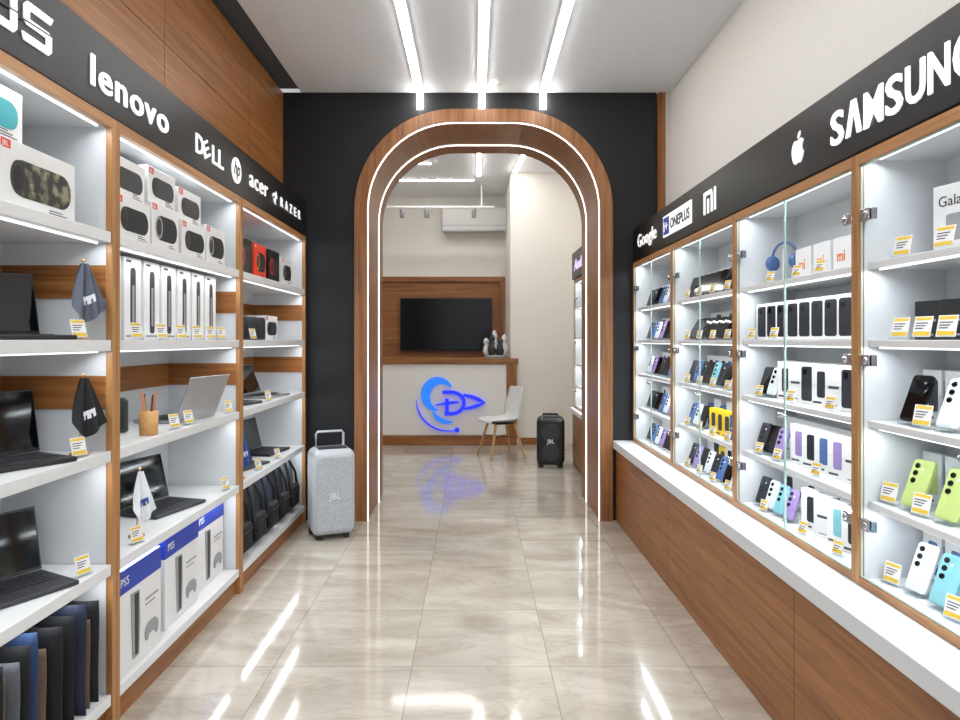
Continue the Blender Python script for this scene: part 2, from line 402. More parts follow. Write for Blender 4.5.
b=B();mm=RM(3.55,2.09)@Matrix.Scale(.84,4)@T(0,0,.001)
b.prism([(0,0),(.024,0),(.024,.115),(.12,.115),(.128,.108),(.128,0),(.152,0),(.152,.112),(.132,.14),(0,.14)],.0,.006,M_letter,M=mm@XZ2XY)
part('lettering',b,sr);part('lettering',B().box(.064,.088,0,.09,0,.006,M_letter,M=mm),sr);part('lettering',B().box(.182,.206,0,.14,0,.006,M_letter,M=mm),sr)
ap=[(0,.62),(.12,.66),(.27,.70),(.42,.65),(.52,.53),(.42,.42),(.37,.27),(.42,.12),(.55,.02),(.48,-.18),(.36,-.36),(.24,-.46),(.12,-.43),(0,-.40),(-.12,-.43),(-.24,-.46),(-.38,-.34),(-.5,-.12),(-.56,.12),(-.54,.36),(-.44,.56),(-.3,.67),(-.15,.67)]
lf=[(0,.74),(.02,.88),(.12,1.0),(.24,1.05),(.22,.9),(.14,.79)]
b=B();sc=.08;am=RM(2.52,2.13)@XZ2XY
b.prism([(p[0]*sc,p[1]*sc) for p in ap],.001,.006,M_letter,M=am);b.prism([(p[0]*sc,p[1]*sc) for p in lf],.001,.006,M_letter,M=am);part('emblem',b,sr)
# the wordmark is spelled letter by letter; its A has no crossbar
xx=2.285
for ch_,w_l in (('S',.078),('A',.088),('M',.096),('S',.078),('U',.08),('N',.08),('G',.084)):
    if ch_=='A':
        b=B();w0=w_l;b.prism([(0,0),(w0*.36,.115),(w0*.64,.115),(w0,0),(w0*.74,0),(w0*.5,.085),(w0*.26,0)],.001,.007,M_letter,M=RM(xx,2.088)@XZ2XY);part('lettering',b,sr)
    else:lettering(sr,ch_,.158,RM(xx,2.088),width=w_l,off=.0028)
    xx-=w_l+.014
# ---------------------------------------------------------------- left shelving
LS=[1.81,1.42,1.02,.61,.14]
def left_unit(y0,y1):
    u=empty('shelving_unit',(XL,(y0+y1)/2,0),'tall white open shelving unit with oak edging and lit walnut-banded compartments','shelving','open shelving units')
    part('back_panel',B().box(XLB-.01,XLB,y0+.001,y1-.001,.001,2.22,M_white),u)
    for ya,yb,pa,pb in((y0+.001,y0+.02,y0+.001,y0+.026),(y1-.02,y1-.001,y1-.026,y1-.001)):
        s=part('side_panel',B().box(XLB,XL-.02,ya,yb,.001,2.22,M_white),u)
        part('edge_trim',B().box(XL-.02,XL+.004,pa,pb,.001,2.222,M_post,.001),u,'oak edge trim')
    part('top_panel',B().box(XLB,XL-.02,y0+.02,y1-.02,2.19,2.22,M_white),u)
    part('edge_trim',B().box(XL-.02,XL+.003,y0+.026,y1-.026,2.185,2.222,M_postH),u)
    part('plinth',B().box(XLB,XL-.02,y0+.02,y1-.02,.001,.098,M_woodH),u,'walnut plinth')
    for z in LS:
        part('shelf',B().box(XLB,XL,y0+.0265,y1-.0265,z-.04,z,M_shelfw,.002),u)
    for za,zb in((1.57,1.69),(1.17,1.29)):
        b=B();b.box(XLB,XLB+.006,y0+.02,y1-.02,za,zb,M_woodH);b.box(XLB+.006,XL-.02,y0+.02,y0+.026,za,zb,M_woodX);b.box(XLB+.006,XL-.02,y1-.026,y1-.02,za,zb,M_woodX)
        part('wood_band',b,u,'horizontal walnut band')
    for z in[2.19]+[q-.04 for q in LS[:-1]]:
        part('light_strip',B().box(-1.352,-1.345,y0+.05,y1-.05,z-.006,z-.0005,M_led2),u)
        l=bpy.data.lights.new('shelf_lamp','AREA');l.shape='RECTANGLE';l.size=.008;l.size_y=y1-y0-.12;l.energy=1.9;l.color=(.92,.97,1)
        lo=bpy.data.objects.new('shelf_lamp',l);COL.objects.link(lo);lo.parent=u
        lo.matrix_local=T(*(Vector((-1.36,(y0+y1)/2,z-.008))-WP[u]))@R(-20,'Y')
LU=[(1.11,2.41),(2.41,3.71),(3.71,5.13)]
for q in LU:left_unit(*q)
# ---------------------------------------------------------------- right side counter + cabinets
for y0,y1 in((-.7,.8),(.8,2.3),(2.3,3.8),(3.8,5.19)):
    c=empty('base_cabinet',(1.3,(y0+y1)/2,0),'low walnut-veneered base cabinet under the white worktop','cabinet','low base cabinets')
    part('body',B().box(1.135,1.54,y0+.001,y1-.001,0.001,.569,M_seam),c)
    part('front_panel',B().box(1.115,1.134,y0+.002,y1-.002,.004,.566,M_woodH,.001),c)
obj('worktop',B().box(1.09,1.545,-.7,5.19,.57,.63,M_white,.004),'long glossy white worktop under the glass display cabinets','worktop')
RS=[1.67,1.42,1.16,.90]
def right_unit(y0,y1,xf=XR,zb=.63,zt=2.02,glow=1.8,shelves=RS):
    xb=xf+.30
    u=empty('display_cabinet',((xf+xb)/2,(y0+y1)/2,zb),'tall oak-edged glass display cabinet with lit white shelves','cabinet','glass display cabinets')
    part('back_panel',B().box(xb-.01,xb,y0+.001,y1-.001,zb+.001,zt,M_white),u)
    for ya,yb,pa,pb in((y0+.001,y0+.016,y0+.001,y0+.02),(y1-.016,y1-.001,y1-.02,y1-.001)):
        part('side_panel',B().box(xf+.02,xb-.01,ya,yb,zb+.001,zt,M_white),u)
        part('edge_trim',B().box(xf,xf+.02,pa,pb,zb+.001,zt,M_post,.001),u)
    part('top_panel',B().box(xf+.02,xb-.01,y0+.016,y1-.016,zt-.02,zt,M_white),u)
    part('edge_trim',B().box(xf,xf+.02,y0+.02,y1-.02,zt-.035,zt,M_postH),u)
    part('bottom_panel',B().box(xf+.02,xb-.01,y0+.016,y1-.016,zb+.001,zb+.02,M_shelfw),u)
    part('edge_trim',B().box(xf,xf+.02,y0+.02,y1-.02,zb+.001,zb+.025,M_postH),u)
    for z in shelves:part('shelf',B().box(xf+.035,xb-.011,y0+.017,y1-.017,z-.022,z,M_shelfw,.002),u)
    ym=(y0+y1)/2
    for k,(ya,yb) in enumerate(((y0+.022,ym-.0015),(ym+.0015,y1-.022))):
        # frameless door drawn by its bright polished pane edges
        b=B();e=.004;za,zc=zb+.028,zt-.038
        b.box(xf+.006,xf+.011,ya,ya+e,za,zc,M_edge);b.box(xf+.006,xf+.011,yb-e,yb,za,zc,M_edge);b.box(xf+.006,xf+.011,ya+e,yb-e,za,za+e,M_edge);b.box(xf+.006,xf+.011,ya+e,yb-e,zc-e,zc,M_edge)
        d=part('door',b,u,'frameless clear glass door with polished edges')
        yh=ya if k==0 else yb;s=1 if k==0 else -1
        for z in(zb+.2,(zb+zt)/2+.03,zt-.2):
            b=B();y_a,y_b=sorted((yh,yh+s*.05))
            b.box(xf+.001,xf+.0055,y_a,y_b,z-.018,z+.018,M_chrome,.001);b.box(xf+.0115,xf+.03,y_a,y_b,z-.018,z+.018,M_chrome,.001)
            b.lathe([(.012,0),(.012,.004),(.006,.006)],M_chrome,12,M=T(xf+.0012,yh+s*.035,z)@R(-90,'Y'))
            part('hinge',b,d,'chrome clamp hinge')
        yc=yb-.012 if k==0 else ya+.012
        b=B();b.lathe([(.006,0),(.006,.012),(.011,.014),(.011,.02),(.006,.023)],M_chrome,14,M=T(xf+.006,yc,1.12)@R(-90,'Y'));part('handle',b,d,'small chrome knob')
    tops=[zt-.02]+[z-.022 for z in shelves]
    for z in tops:
        part('light_strip',B().box(xf+.05,xf+.058,y0+.05,y1-.05,z-.006,z-.0005,M_led2),u)
        l=bpy.data.lights.new('cabinet_lamp','AREA');l.shape='RECTANGLE';l.size=.008;l.size_y=y1-y0-.1;l.energy=glow;l.color=(.88,.96,1)
        lo=bpy.data.objects.new('cabinet_lamp',l);COL.objects.link(lo);lo.parent=u
        lo.matrix_local=T(*(Vector((xf+.064,ym,z-.008))-WP[u]))@R(18,'Y')
RU=[(4.15,5.15),(3.15,4.15),(2.15,3.15),(1.15,2.15)]
for q in RU:right_unit(*q)
# ---------------------------------------------------------------- prototypes
def p_laptop(body,w=.34,d=.225,ang=14,scr=M_scr,name='laptop'):
    a=B();a.box(-w/2,w/2,-d/2,d/2,0,.016,body,.005)
    k=B();k.box(-w/2+.02,w/2-.02,-.03,d/2-.025,.0161,.0168,M_blk)
    for r in range(5):
        for c in range(13):
            x=-w/2+.026+c*(w-.05)/13;y=-.026+r*.022
            k.box(x,x+(w-.05)/13-.004,y,y+.017,.0168,.0185,M_dk)
    tp=B();tp.box(-.05,.05,-d/2+.014,-.038,.0161,.0166,M_dk)
    HM=T(0,d/2-.004,.017)@R(-ang,'X')
    l=B();l.box(-w/2,w/2,0,.007,.001,d-.004,body,.003,M=HM)
    s=B();s.box(-w/2+.006,w/2-.006,-.0012,-.0002,.012,d-.011,scr,M=HM)
    return Proto(name,'laptop',[('base',a,None,None),('keyboard',k,'black key grid',None),('touchpad',tp,None,None),('lid',l,None,None),('screen',s,'dark glossy screen',3)])
P_lapb=p_laptop(M_blk);P_lapd=p_laptop(M_dk);P_laps=p_laptop(M_alu,ang=22);P_nlb=p_laptop(M_blk,.31,.22,12);P_nld=p_laptop(M_dk,.31,.22,12)
def p_tag(w=.055,h=.07):
    c=B();M=R(-14,'X')
    c.box(-w/2,w/2,-.001,.001,.008,h,M_card,M=M)
    c.box(-w/2+.003,w/2-.003,-.0016,-.001,.012,.024,M_yel,M=M);c.box(-w/2+.003,w/2-.003,-.0016,-.001,h-.012,h-.003,M_yel,M=M)
    for i in range(3):c.box(-w/2+.006,w/2-.012-.006*i,-.0016,-.001,h-.022-i*.008,h-.019-i*.008,M_ink,M=M)
    b=B();b.box(-w/2-.002,w/2+.002,-.004,.022,0,.003,M_acryl);b.box(-w/2-.002,w/2+.002,-.004,-.002,.003,.012,M_acryl)
    return Proto('price_tag','price tag',[('card',c,'white card with yellow bands',None),('holder',b,'clear acrylic holder',None)])
P_tag=p_tag();P_tagS=p_tag(.045,.055)
def p_pennant(cloth,h=.27,stripe=None,wd=.13):
    b=B();b.lathe([(.032,0),(.032,.006),(.02,.012),(.006,.016)],M_pine,18)
    p=B();p.tube([(0,0,.014),(.004,0,h*.5),(.012,0,h)],.0025,M_pine,8);p.lathe([(.001,0),(.006,.004),(.006,.009),(.001,.013)],M_pine,10,M=T(.012,0,h))
    f=B();nu,nv=20,14;vs=[]
    for off in(0,.0018):
        for j in range(nv+1):
            v=j/nv
            for i in range(nu+1):
                u=i/nu
                fan=.22+.95*v-.30*v*v
                x=.012+(-.42+u)*wd*fan
                z=(h-.004)-v*(.15+.055*math.sin(u*pi))-.010*math.sin(u*7)*v
                y=-.008+.012*(.3+.7*v)*math.sin(u*14+v*2)-.03*v*v+off
                vs.append((x,y,z))
    w=nu+1;N=w*(nv+1);fs=[]
    for j in range(nv):
        for i in range(nu):
            q=j*w+i;fs+=[(q,q+1,q+w+1,q+w),(N+q,N+q+w,N+q+w+1,N+q+1)]
    f.add(vs,fs,cloth,smooth=True)
    if stripe:
        j0=8
        st=[(vs[j*w+i][0],vs[j*w+i][1]-.0015,vs[j*w+i][2]) for j in(j0,j0+1,j0+2) for i in range(6,16)]
        f.add(st,[(r_*10+i,r_*10+i+1,r_*10+i+11,r_*10+i+10) for r_ in range(2) for i in range(9) if r_==0 or i%3],stripe,smooth=True)
    return Proto('table_pennant','pennant',[('base',b,'round wooden foot',None),('pole',p,None,None),('flag',f,'draped satin cloth flag',None)])
P_penB=p_pennant(M_flagb,wd=.09,stripe=M_flagw);P_penW=p_pennant(M_flagw,stripe=M_flagb,wd=.10);P_penD=p_pennant(M_flagd,wd=.125,stripe=M_flagw);P_penK=p_pennant(M_blkc,wd=.125,stripe=M_flagw)
def p_spkbox(w,h,d,col,pic=M_mesh,logo=True,base=M_card,strip=None):
    a=B();a.box(-w/2,w/2,-d/2,d/2,0,h,base,.002);yf=-d/2-.0006
    pw=w*.80;ph=h*.56;cz=h*.47
    a.prism(rr(pw,ph,ph*.46,w*.03,cz),yf-.0004,yf+.0006,pic)
    a.prism(ell(ph*.30,ph*.46,w*.03-pw/2+ph*.28,cz),yf-.0010,yf-.0004,col)
    a.prism(ell(ph*.2,ph*.34,w*.03-pw/2+ph*.28,cz),yf-.0016,yf-.001,M_blk)
    if logo:
        a.box(-w/2+.006,-w/2+.046,yf-.0004,yf+.0004,h-.03,h-.005,M_red);textb(a,'JBL',.02,M_card,FRONT(-w/2+.009,yf-.0008,h-.025),.0002,.0003)
    for i in range(3):a.box(w*.12,w*.42-.02*i,yf-.0004,yf+.0004,.006+i*.008,.009+i*.008,M_ink)
    for sx in(-1,1):
        a.box(sx*w/2-(.0006 if sx<0 else 0),sx*w/2+(.0006 if sx>0 else 0),-d*.36,d*.36,h*.22,h*.7,pic);a.box(sx*w/2-(.0006 if sx<0 else 0),sx*w/2+(.0006 if sx>0 else 0),-d*.3,0,h*.8,h*.88,M_ink)
    return Proto('speaker_box','speaker box',[('speaker_box',a,None,None)])
P_camo=p_spkbox(.36,.20,.2,M_dk,M_camo);P_spk1=p_spkbox(.265,.165,.18,M_dk);P_spk2=p_spkbox(.25,.15,.16,M_dk,M_dk);P_spkT=p_spkbox(.30,.15,.17,M_teal,M_teal)
P_spkK=p_spkbox(.23,.21,.16,M_red,M_dk,False,M_blk);P_spkO=p_spkbox(.25,.19,.17,M_grey,M_mesh,True,M_card);P_spkR=p_spkbox(.23,.21,.16,M_org,M_mesh,True,M_red)
def p_tall(w=.135,h=.335,d=.13):
    a=B();a.box(-w/2,w/2,-d/2,d/2,0,h,M_card,.002);yf=-d/2
    a.prism(rr(w*.30,h*.80,w*.12,0,h*.48),yf-.0012,yf,M_dk);a.prism(rr(w*.13,h*.5,w*.06,0,h*.42),yf-.002,yf-.0012,M_alu)
    a.box(-w*.4,-w*.1,yf-.0008,yf,h-.022,h-.012,M_ink);a.box(-w*.4,w*.4,yf-.0008,yf,.01,.02,M_grey)
    a.prism(rr(d*.2,h*.7,d*.08,0,h*.48),-w/2-.0012,-w/2,M_grey,M=R(90,'Z'))
    a.prism(rr(d*.2,h*.7,d*.08,0,h*.48),-w/2-.0012,-w/2,M_dk,M=R(-90,'Z'))
    return Proto('tall_product_box','product box',[('tall_product_box',a,None,None)])
P_tall=p_tall()
def p_console():
    w,d,h=.35,.28,.40;a=B();a.box(-w/2,w/2,-d/2,d/2,0,h,M_card,.003);yf=-d/2
    a.box(-w/2-.0008,w/2+.0008,-d/2-.0008,d/2+.0008,h-.09,h+.0008,M_blue,.001)
    a.prism([(-.06,.03),(-.015,.03),(-.005,.16),(-.01,.285),(-.075,.29),(-.07,.16)],yf-.003,yf-.0008,M_grey)
    a.prism([(-.045,.04),(-.022,.04),(-.018,.28),(-.05,.28)],yf-.004,yf-.003,M_blk)
    a.prism(rr(.085,.05,.02,.09,.1),yf-.003,yf-.0008,M_grey);a.prism(ell(.016,.03,.05,.085),yf-.0035,yf-.0008,M_grey);a.prism(ell(.016,.03,.13,.085),yf-.0035,yf-.0008,M_grey)
    textb(a,'PS5',.045,M_card,FRONT(-.15,yf-.0022,h-.06),.0006,.0)
    a.box(.04,.15,yf-.0015,yf-.0008,.22,.228,M_grey);a.box(.04,.12,yf-.0015,yf-.0008,.20,.206,M_grey)
    for s in(-1,1):
        a.box(s*w/2-.001,s*w/2+.001,-.11,.11,.03,.07,M_blue)
        a.prism([(-.05,.10),(.03,.10),(.04,.26),(-.04,.28)],-.0,.002,M_grey,M=T(s*w/2-.001,0,0)@R(90,'Z'))
    return Proto('game_console_box','console box',[('game_console_box',a,None,None)])
P_con=p_console()
def p_cup():
    a=B();a.lathe([(.034,0),(.036,.004),(.038,.10),(.034,.10),(.033,.006)],M_pine,20)
    parts=[('cup',a,'light wood cup',None)]
    for i in range(6):
        an=i*pi/3;q=B();q.tube([(.008*math.cos(an),.008*math.sin(an),.012),(.028*math.cos(an),.028*math.sin(an),.16+.01*(i%3))],.0035,[M_pine,M_dk,M_org][i%3],6);parts.append(('pencil',q,None,None))
    return Proto('pencil_cup','pencil cup',parts)
P_cup=p_cup()
def softbag(w,d,h,mt,sag=.02,neck=.45):
    b=B();nz,ns=14,24;vs=[]
    for j in range(nz+1):
        t=j/nz;z=h*t
        k=(1-.55*max(0,t-.72)/.28*neck)*(.80+.20*min(1,t*6))
        dd=d*(1-.62*t**2.2)*(.72+.28*min(1,t*8))
        for i in range(ns):
            a=2*pi*i/ns;c,s_=math.cos(a),math.sin(a);e=.55
            x=w/2*k*math.copysign(abs(c)**e,c);y=dd/2*math.copysign(abs(s_)**e,s_)
            y+=.004*math.sin(9*t+3*a);x+=.003*math.sin(11*t+2*a)
            vs.append((x,y,z))
    fs=[(j*ns+i,j*ns+(i+1)%ns,(j+1)*ns+(i+1)%ns,(j+1)*ns+i) for j in range(nz) for i in range(ns)]
    b.add(vs,fs,mt,None,True);b.add([vs[i] for i in range(ns)],[list(range(ns))],mt);b.add([vs[nz*ns+i] for i in range(ns)],[list(range(ns))],mt);return b
def p_backpack(m1,m2):
    a=softbag(.25,.20,.38,m1)
    q=B();q.box(-.085,.085,-.125,-.07,.04,.20,m2,.024,seg=4)
    z=B();z.tube([(-.075,-.127,.16),(0,-.129,.165),(.075,-.127,.16)],.0025,M_dk,6)
    h=B();h.tube([(-.03,.0,.37),(-.025,.0,.40),(.025,.0,.40),(.03,.0,.37)],.007,m1,8)
    s=B()
    for sx in (-1,1):s.tube([(sx*.05,-.05,.37),(sx*.085,-.085,.28),(sx*.095,-.10,.16),(sx*.09,-.10,.06)],.010,m2,8)
    return Proto('backpack','backpack',[('body',a,None,None),('front_pocket',q,None,None),('zipper',z,None,None),('top_handle',h,None,None),('shoulder_straps',s,None,None)])
P_bp1=p_backpack(M_blkc,M_blkc);P_bp2=p_backpack(M_greyc,M_blkc);P_bp3=p_backpack(M_navy,M_blkc)
def p_sleeve(m,h=.36,w=.32,k=0):
    a=B();nx,nz=10,12;vs=[]
    for sgn in(-1,1):
        for j in range(nz+1):
            for i in range(nx+1):
                u=-1+2*i/nx;v=j/nz
                th=.009*(1-abs(u)**6)*(1-abs(2*v-1)**8)+.002
                wav=.010*math.sin(3*v+2*u)+.005*math.sin(7*u)*v
                vs.append((u*w/2*(1-.02*math.sin(5*v)),sgn*th+wav*v,h*v))
    W=nx+1;N=W*(nz+1);fs=[]
    for j in range(nz):
        for i in range(nx):
            q=j*W+i;fs+=[(q,q+1,q+W+1,q+W),(N+q,N+q+W,N+q+W+1,N+q+1)]
    for i in range(nx):fs+=[(i,N+i,N+i+1,i+1),(nz*W+i,nz*W+i+1,N+nz*W+i+1,N+nz*W+i)]
    for j in range(nz):fs+=[(j*W,j*W+W,N+j*W+W,N+j*W),(j*W+nx,N+j*W+nx,N+j*W+W+nx,j*W+W+nx)]
    a.add(vs,fs,m,None,True)
    z=B();top=[vs[(nz-1)*W+i] for i in range(nx+1)]
    z.tube([(p[0]*.95,p[1]-.003,p[2]) for p in top],.002,M_grey,6)
    hd=B();c=vs[nz*W+nx//2];hd.tube([(-.05,c[1]+.004,h-.01),(-.045,c[1]+.004,h+.012),(.045,c[1]+.004,h+.012),(.05,c[1]+.004,h-.01)],.004,M_blkc,8)
    return Proto('laptop_sleeve','laptop sleeve',[('body',a,None,None),('zipper',z,None,None),('handle',hd,None,None)])
P_sl=[p_sleeve(M_blkc,.36,.34,0),p_sleeve(M_tealc,.38,.33,1),p_sleeve(M_greyc,.33,.32,2),p_sleeve(M_navy,.38,.35,3),p_sleeve(M_brnc,.31,.31,4)]
def p_pbox(body,pic,w=.085,h=.165,d=.032,style=0):
    a=B();a.box(-w/2,w/2,-d/2,d/2,0,h,body,.0015);yf=-d/2
    if style==0:
        a.prism(rr(w*.74,h*.84,.012,0,h*.5),yf-.0008,yf+.0002,pic);a.box(-w*.25,-w*.02,yf-.0014,yf-.0008,h*.72,h*.86,M_lens)
    elif style==1:
        a.box(-w*.3,w*.3,yf-.0006,yf+.0002,h*.46,h*.52,pic);a.box(-w*.2,w*.2,yf-.0006,yf+.0002,.012,.018,M_grey)
    else:
        a.prism(rr(w*.5,h*.62,.01,w*.08,h*.52),yf-.0008,yf+.0002,pic);a.box(-w*.42,w*.1,yf-.0006,yf+.0002,h*.07,h*.12,M_ink)
    a.box(-w/2-.0005,-w/2,-d*.3,d*.3,h*.2,h*.8,M_grey);a.box(w/2,w/2+.0005,-d*.3,d*.3,h*.2,h*.8,M_grey)
    a.box(-w/2-.0004,w/2+.0004,yf-.0003,d/2+.0004,h*.498,h*.502,M_grey)
    return Proto('phone_box','phone box',[('phone_box',a,None,None)])
P_pbW=p_pbox(M_card,M_gph);P_pbT=p_pbox(M_card,M_ink,style=1);P_pbL=p_pbox(M_card,M_lil,style=2);P_pbB=p_pbox(M_card,M_blup,style=2);P_pbA=p_pbox(M_card,M_aqua,style=2);P_pbD=p_pbox(M_card,M_gph,style=2)
P_pbK=p_pbox(M_blk,M_grey,w=.1,h=.12,d=.04,style=1);P_pbY=p_pbox(M_byel,M_ink,w=.08,h=.14,d=.04,style=2);P_pbU=p_pbox(M_blup,M_card,w=.08,h=.13,d=.04,style=1)
P_pbG=p_pbox(M_whp,M_lime,style=2)
def p_tabbox():
    w,h,d=.20,.215,.05;a=B();a.box(-w/2,w/2,-d/2,d/2,0,h,M_card,.002);yf=-d/2
    textb(a,'Galaxy',.045,M_ink,FRONT(-.08,yf-.0008,.15),.0003,.0);a.box(-.08,.0,yf-.0006,yf,.02,.026,M_grey);a.prism(rr(.13,.08,.01,.01,.085),yf-.0006,yf,M_grey)
    return Proto('tablet_box','tablet box',[('tablet_box',a,None,None)])
P_tabG=p_tabbox()
def p_mibox():
    w,h,d=.13,.14,.05;a=B();a.box(-w/2,w/2,-d/2,d/2,0,h,M_card,.002);yf=-d/2
    textb(a,'mi',.06,M_org,FRONT(-.035,yf-.0008,.05),.0003,.001);a.box(-.04,.04,yf-.0006,yf,.015,.02,M_grey)
    return Proto('gadget_box','gadget box',[('gadget_box',a,None,None)])
P_mi=p_mibox()
def p_phone(back,tilt=24,screen=False,z0=.012,w=.074,h=.158):
    M=T(0,-.01,z0)@R(-tilt,'X')
    a=B();a.prism(rr(w,h,.012,0,h/2),-.004,.004,back,M=M);a.prism(rr(w*.985,h*.99,.0115,0,h/2),-.0046,-.004,M_scr if screen else back,M=M)
    parts=[('body',a,None,None)]
    if not screen:
        for i in range(3):
            c=B();c.lathe([(.0085,0),(.0085,.002),(.006,.0022)],M_lens,14,M=M@T(-w/2+.017,-.0046,h-.02-i*.024)@R(90,'X'));parts.append(('camera_lens',c,'dark round lens',None))
        c=B();c.lathe([(.004,0),(.004,.0012)],M_card,10,M=M@T(-w/2+.036,-.0046,h-.03)@R(90,'X'));parts.append(('flash',c,None,None))
    s=B();s.box(-.025,.025,-.03,.06,0,.003,M_acryl);s.box(-.025,.025,-.03,-.026,.003,z0+.012,M_acryl)
    s.box(-.02,.02,.006,.009,.0,h*.75,M_acryl,M=M)
    parts.append(('stand',s,'clear acrylic stand',None))
    return Proto('smartphone','smartphone',parts)
PC={'black':(M_gph,False),'screen':(M_blk,True),'white':(M_whp,False),'lime':(M_lime,False),'aqua':(M_aqua,False),'lilac':(M_lil,False),'blue':(M_blup,False)}
P_ph={k:p_phone(v[0],screen=v[1],w=.07,h=.15) for k,v in PC.items()}
P_ps_={k:p_phone(v[0],tilt=20,screen=v[1],w=.062,h=.128) for k,v in PC.items()}
P_phS={'dark':p_phone(M_blk,tilt=34,screen=True,w=.068,h=.14)}
def p_headph():
    b=B();b.lathe([(.05,0),(.05,.006),(.012,.012),(.006,.02),(.006,.16)],M_card,18)
    bd=B();bd.tube([(.07*math.cos(t),0,.115+.075*math.sin(t)) for t in [pi*i/14 for i in range(15)]],.006,M_blup,8)
    parts=[('stand',b,None,None),('headband',bd,None,None)]
    for s in(-1,1):
        e=B();e.lathe([(.02,-.012),(.034,-.01),(.036,.004),(.028,.014),(.012,.016)],M_blup,18,M=T(s*.068,0,.10)@R(90*s,'Y'));parts.append(('ear_cup',e,None,None))
    return Proto('headphones','headphones',parts)
P_hp=p_headph()
def p_smallspk():
    b=B();b.lathe([(.04,0),(.046,.01),(.046,.13),(.04,.14)],M_mesh,24)
    t=B();t.lathe([(.038,.1402),(.036,.146),(.01,.147)],M_blk,24);r=B();r.lathe([(.047,.004),(.047,.012)],M_dk,24)
    return Proto('portable_speaker','portable speaker',[('body',b,None,None),('top_panel',t,None,None),('base_ring',r,None,None)])
P_ss=p_smallspk()
def p_tablet():
    M=T(0,0,.004)@R(-15,'X');a=B();a.prism(rr(.25,.17,.01,0,.085),-.004,.004,M_blk,M=M);s=B();s.prism(rr(.235,.155,.006,0,.085),-.0048,-.004,M_scr,M=M)
    st=B();st.box(-.04,.04,-.02,.09,0,.004,M_dk);st.box(-.03,.03,.005,.008,0,.12,M_dk,M=M)
    return Proto('tablet','tablet',[('body',a,None,None),('screen',s,None,None),('stand',st,None,None)])
P_tab=p_tablet()
def p_party(shell,gr,w,h,d,txt='JBL',tall=True,ls=.06,ring=None,lz=.5):
    a=B();a.box(-w/2,w/2,-d/2,d/2,.03,h,shell,.06,seg=6)
    g=B();g.prism(rr(w*.80,h*.80,.06,0,h*.52),-d/2-.008,-d/2+.004,gr)
    r=[]
    if ring:
        for z in(h*.32,h*.70):
            q=B();q.lathe([(w*.31,0),(w*.32,.003),(w*.30,.003),(w*.29,.001)],ring,28,M=T(0,-d/2-.0082,z)@R(90,'X'));r.append(('woofer_ring',q,None,1))
    t=B();textb(t,txt,ls,M_card,FRONT(0,-d/2-.014,h*lz),.003,.001,align='C')
    hd=B()
    if tall:hd.tube([(-w*.32,d*.2,h-.03),(-w*.32,d*.2,h+.09),(-w*.28,d*.2,h+.108),(w*.28,d*.2,h+.108),(w*.32,d*.2,h+.09),(w*.32,d*.2,h-.03)],.009,shell,8)
    else:hd.tube([(-w*.28,0,h-.01),(-w*.26,0,h+.025),(w*.26,0,h+.025),(w*.28,0,h-.01)],.013,shell,8)
    tp=B();tp.box(-w*.33,w*.33,-d*.3,d*.1,h-.002,h+.006,M_dk,.003)
    ft=[]
    for sx in(-1,1):
        q=B();q.lathe([(.03,-.02),(.033,-.015),(.033,.015),(.03,.02)],M_blk,18,M=T(sx*(w/2-.03),d*.3,.034)@R(90,'Y'));ft.append(('wheel',q,None,None))
        q=B();q.box(sx*(w/2-.06)-.02,sx*(w/2-.06)+.02,-d*.35,-d*.2,0.0,.04,M_blk,.005);ft.append(('foot',q,None,None))
    return Proto('party_speaker','speaker',[('body',a,None,None),('grille',g,None,None)]+r+[('lettering',t,'white brand lettering',None),('handle',hd,None,None),('control_panel',tp,None,None)]+ft)
P_ps=p_party(M_silver,M_silg,.31,.64,.28,ring=None,lz=.46);P_pk=p_party(M_blk,M_mesh,.31,.56,.27,tall=False,ring=M_dk)
# ---------------------------------------------------------------- placement: left shelves
Lz=90;Z1,Z2,Z3,Z4,Z5=LS
def L(pr,y,z,label,x=-1.5,dr=0,group=None):return put(pr,x,y,z,Lz+dr,label,group)
gs='boxed speakers on the top shelf'
L(P_camo,2.07,Z1,'white speaker box printed with a camouflage speaker',-1.46,0,gs)
L(P_spkT,1.86,Z1+.2025,'white speaker box printed with a teal speaker, stacked on another box',-1.46,0,gs)
L(P_spk1,1.74,Z1,'white speaker box printed with a dark speaker',-1.46,0,gs)
L(P_nlb,2.09,Z2,'open black laptop on a white shelf',-1.475,-28,'laptops on display')
L(P_penD,2.30,Z2,'slate-grey satin table pennant on a wooden pole',-1.375,-38,'table pennants')
L(P_nlb,2.09,Z3,'open black laptop on a white shelf',-1.475,-28,'laptops on display')
L(P_penK,2.30,Z3,'black satin table pennant on a wooden pole',-1.375,-38,'table pennants')
L(P_nld,2.10,Z4,'open dark grey laptop on a white shelf',-1.475,-28,'laptops on display')
tg='price tags on the open shelves'
for y,z in((2.235,Z2),(2.235,Z3),(2.26,Z4),(2.62,Z2),(2.83,Z2),(3.02,Z2),(3.2,Z2),(3.36,Z2),(3.5,Z2),(2.95,Z3),(3.1,Z3),(2.62,Z4),(3.55,Z4),(4.0,Z2),(4.3,Z3),(4.1,Z4),(4.5,Z4),(3.6,Z3)):
    L(P_tag,y,z,'small white and yellow price tag in a clear holder',-1.333,-20,tg)
for i in range(19):
    k=[0,4,0,3,0,2,1,0,4,2,0,1,4,0,2,0,3,4,0][i];pr=P_sl[k];nm=['black','blue','grey','navy','brown'][k]
    put(pr,-1.50+random.uniform(-.012,.012),1.56+i*.043,Z5,180,nm+' padded laptop sleeve standing upright on the lowest shelf','laptop sleeves')
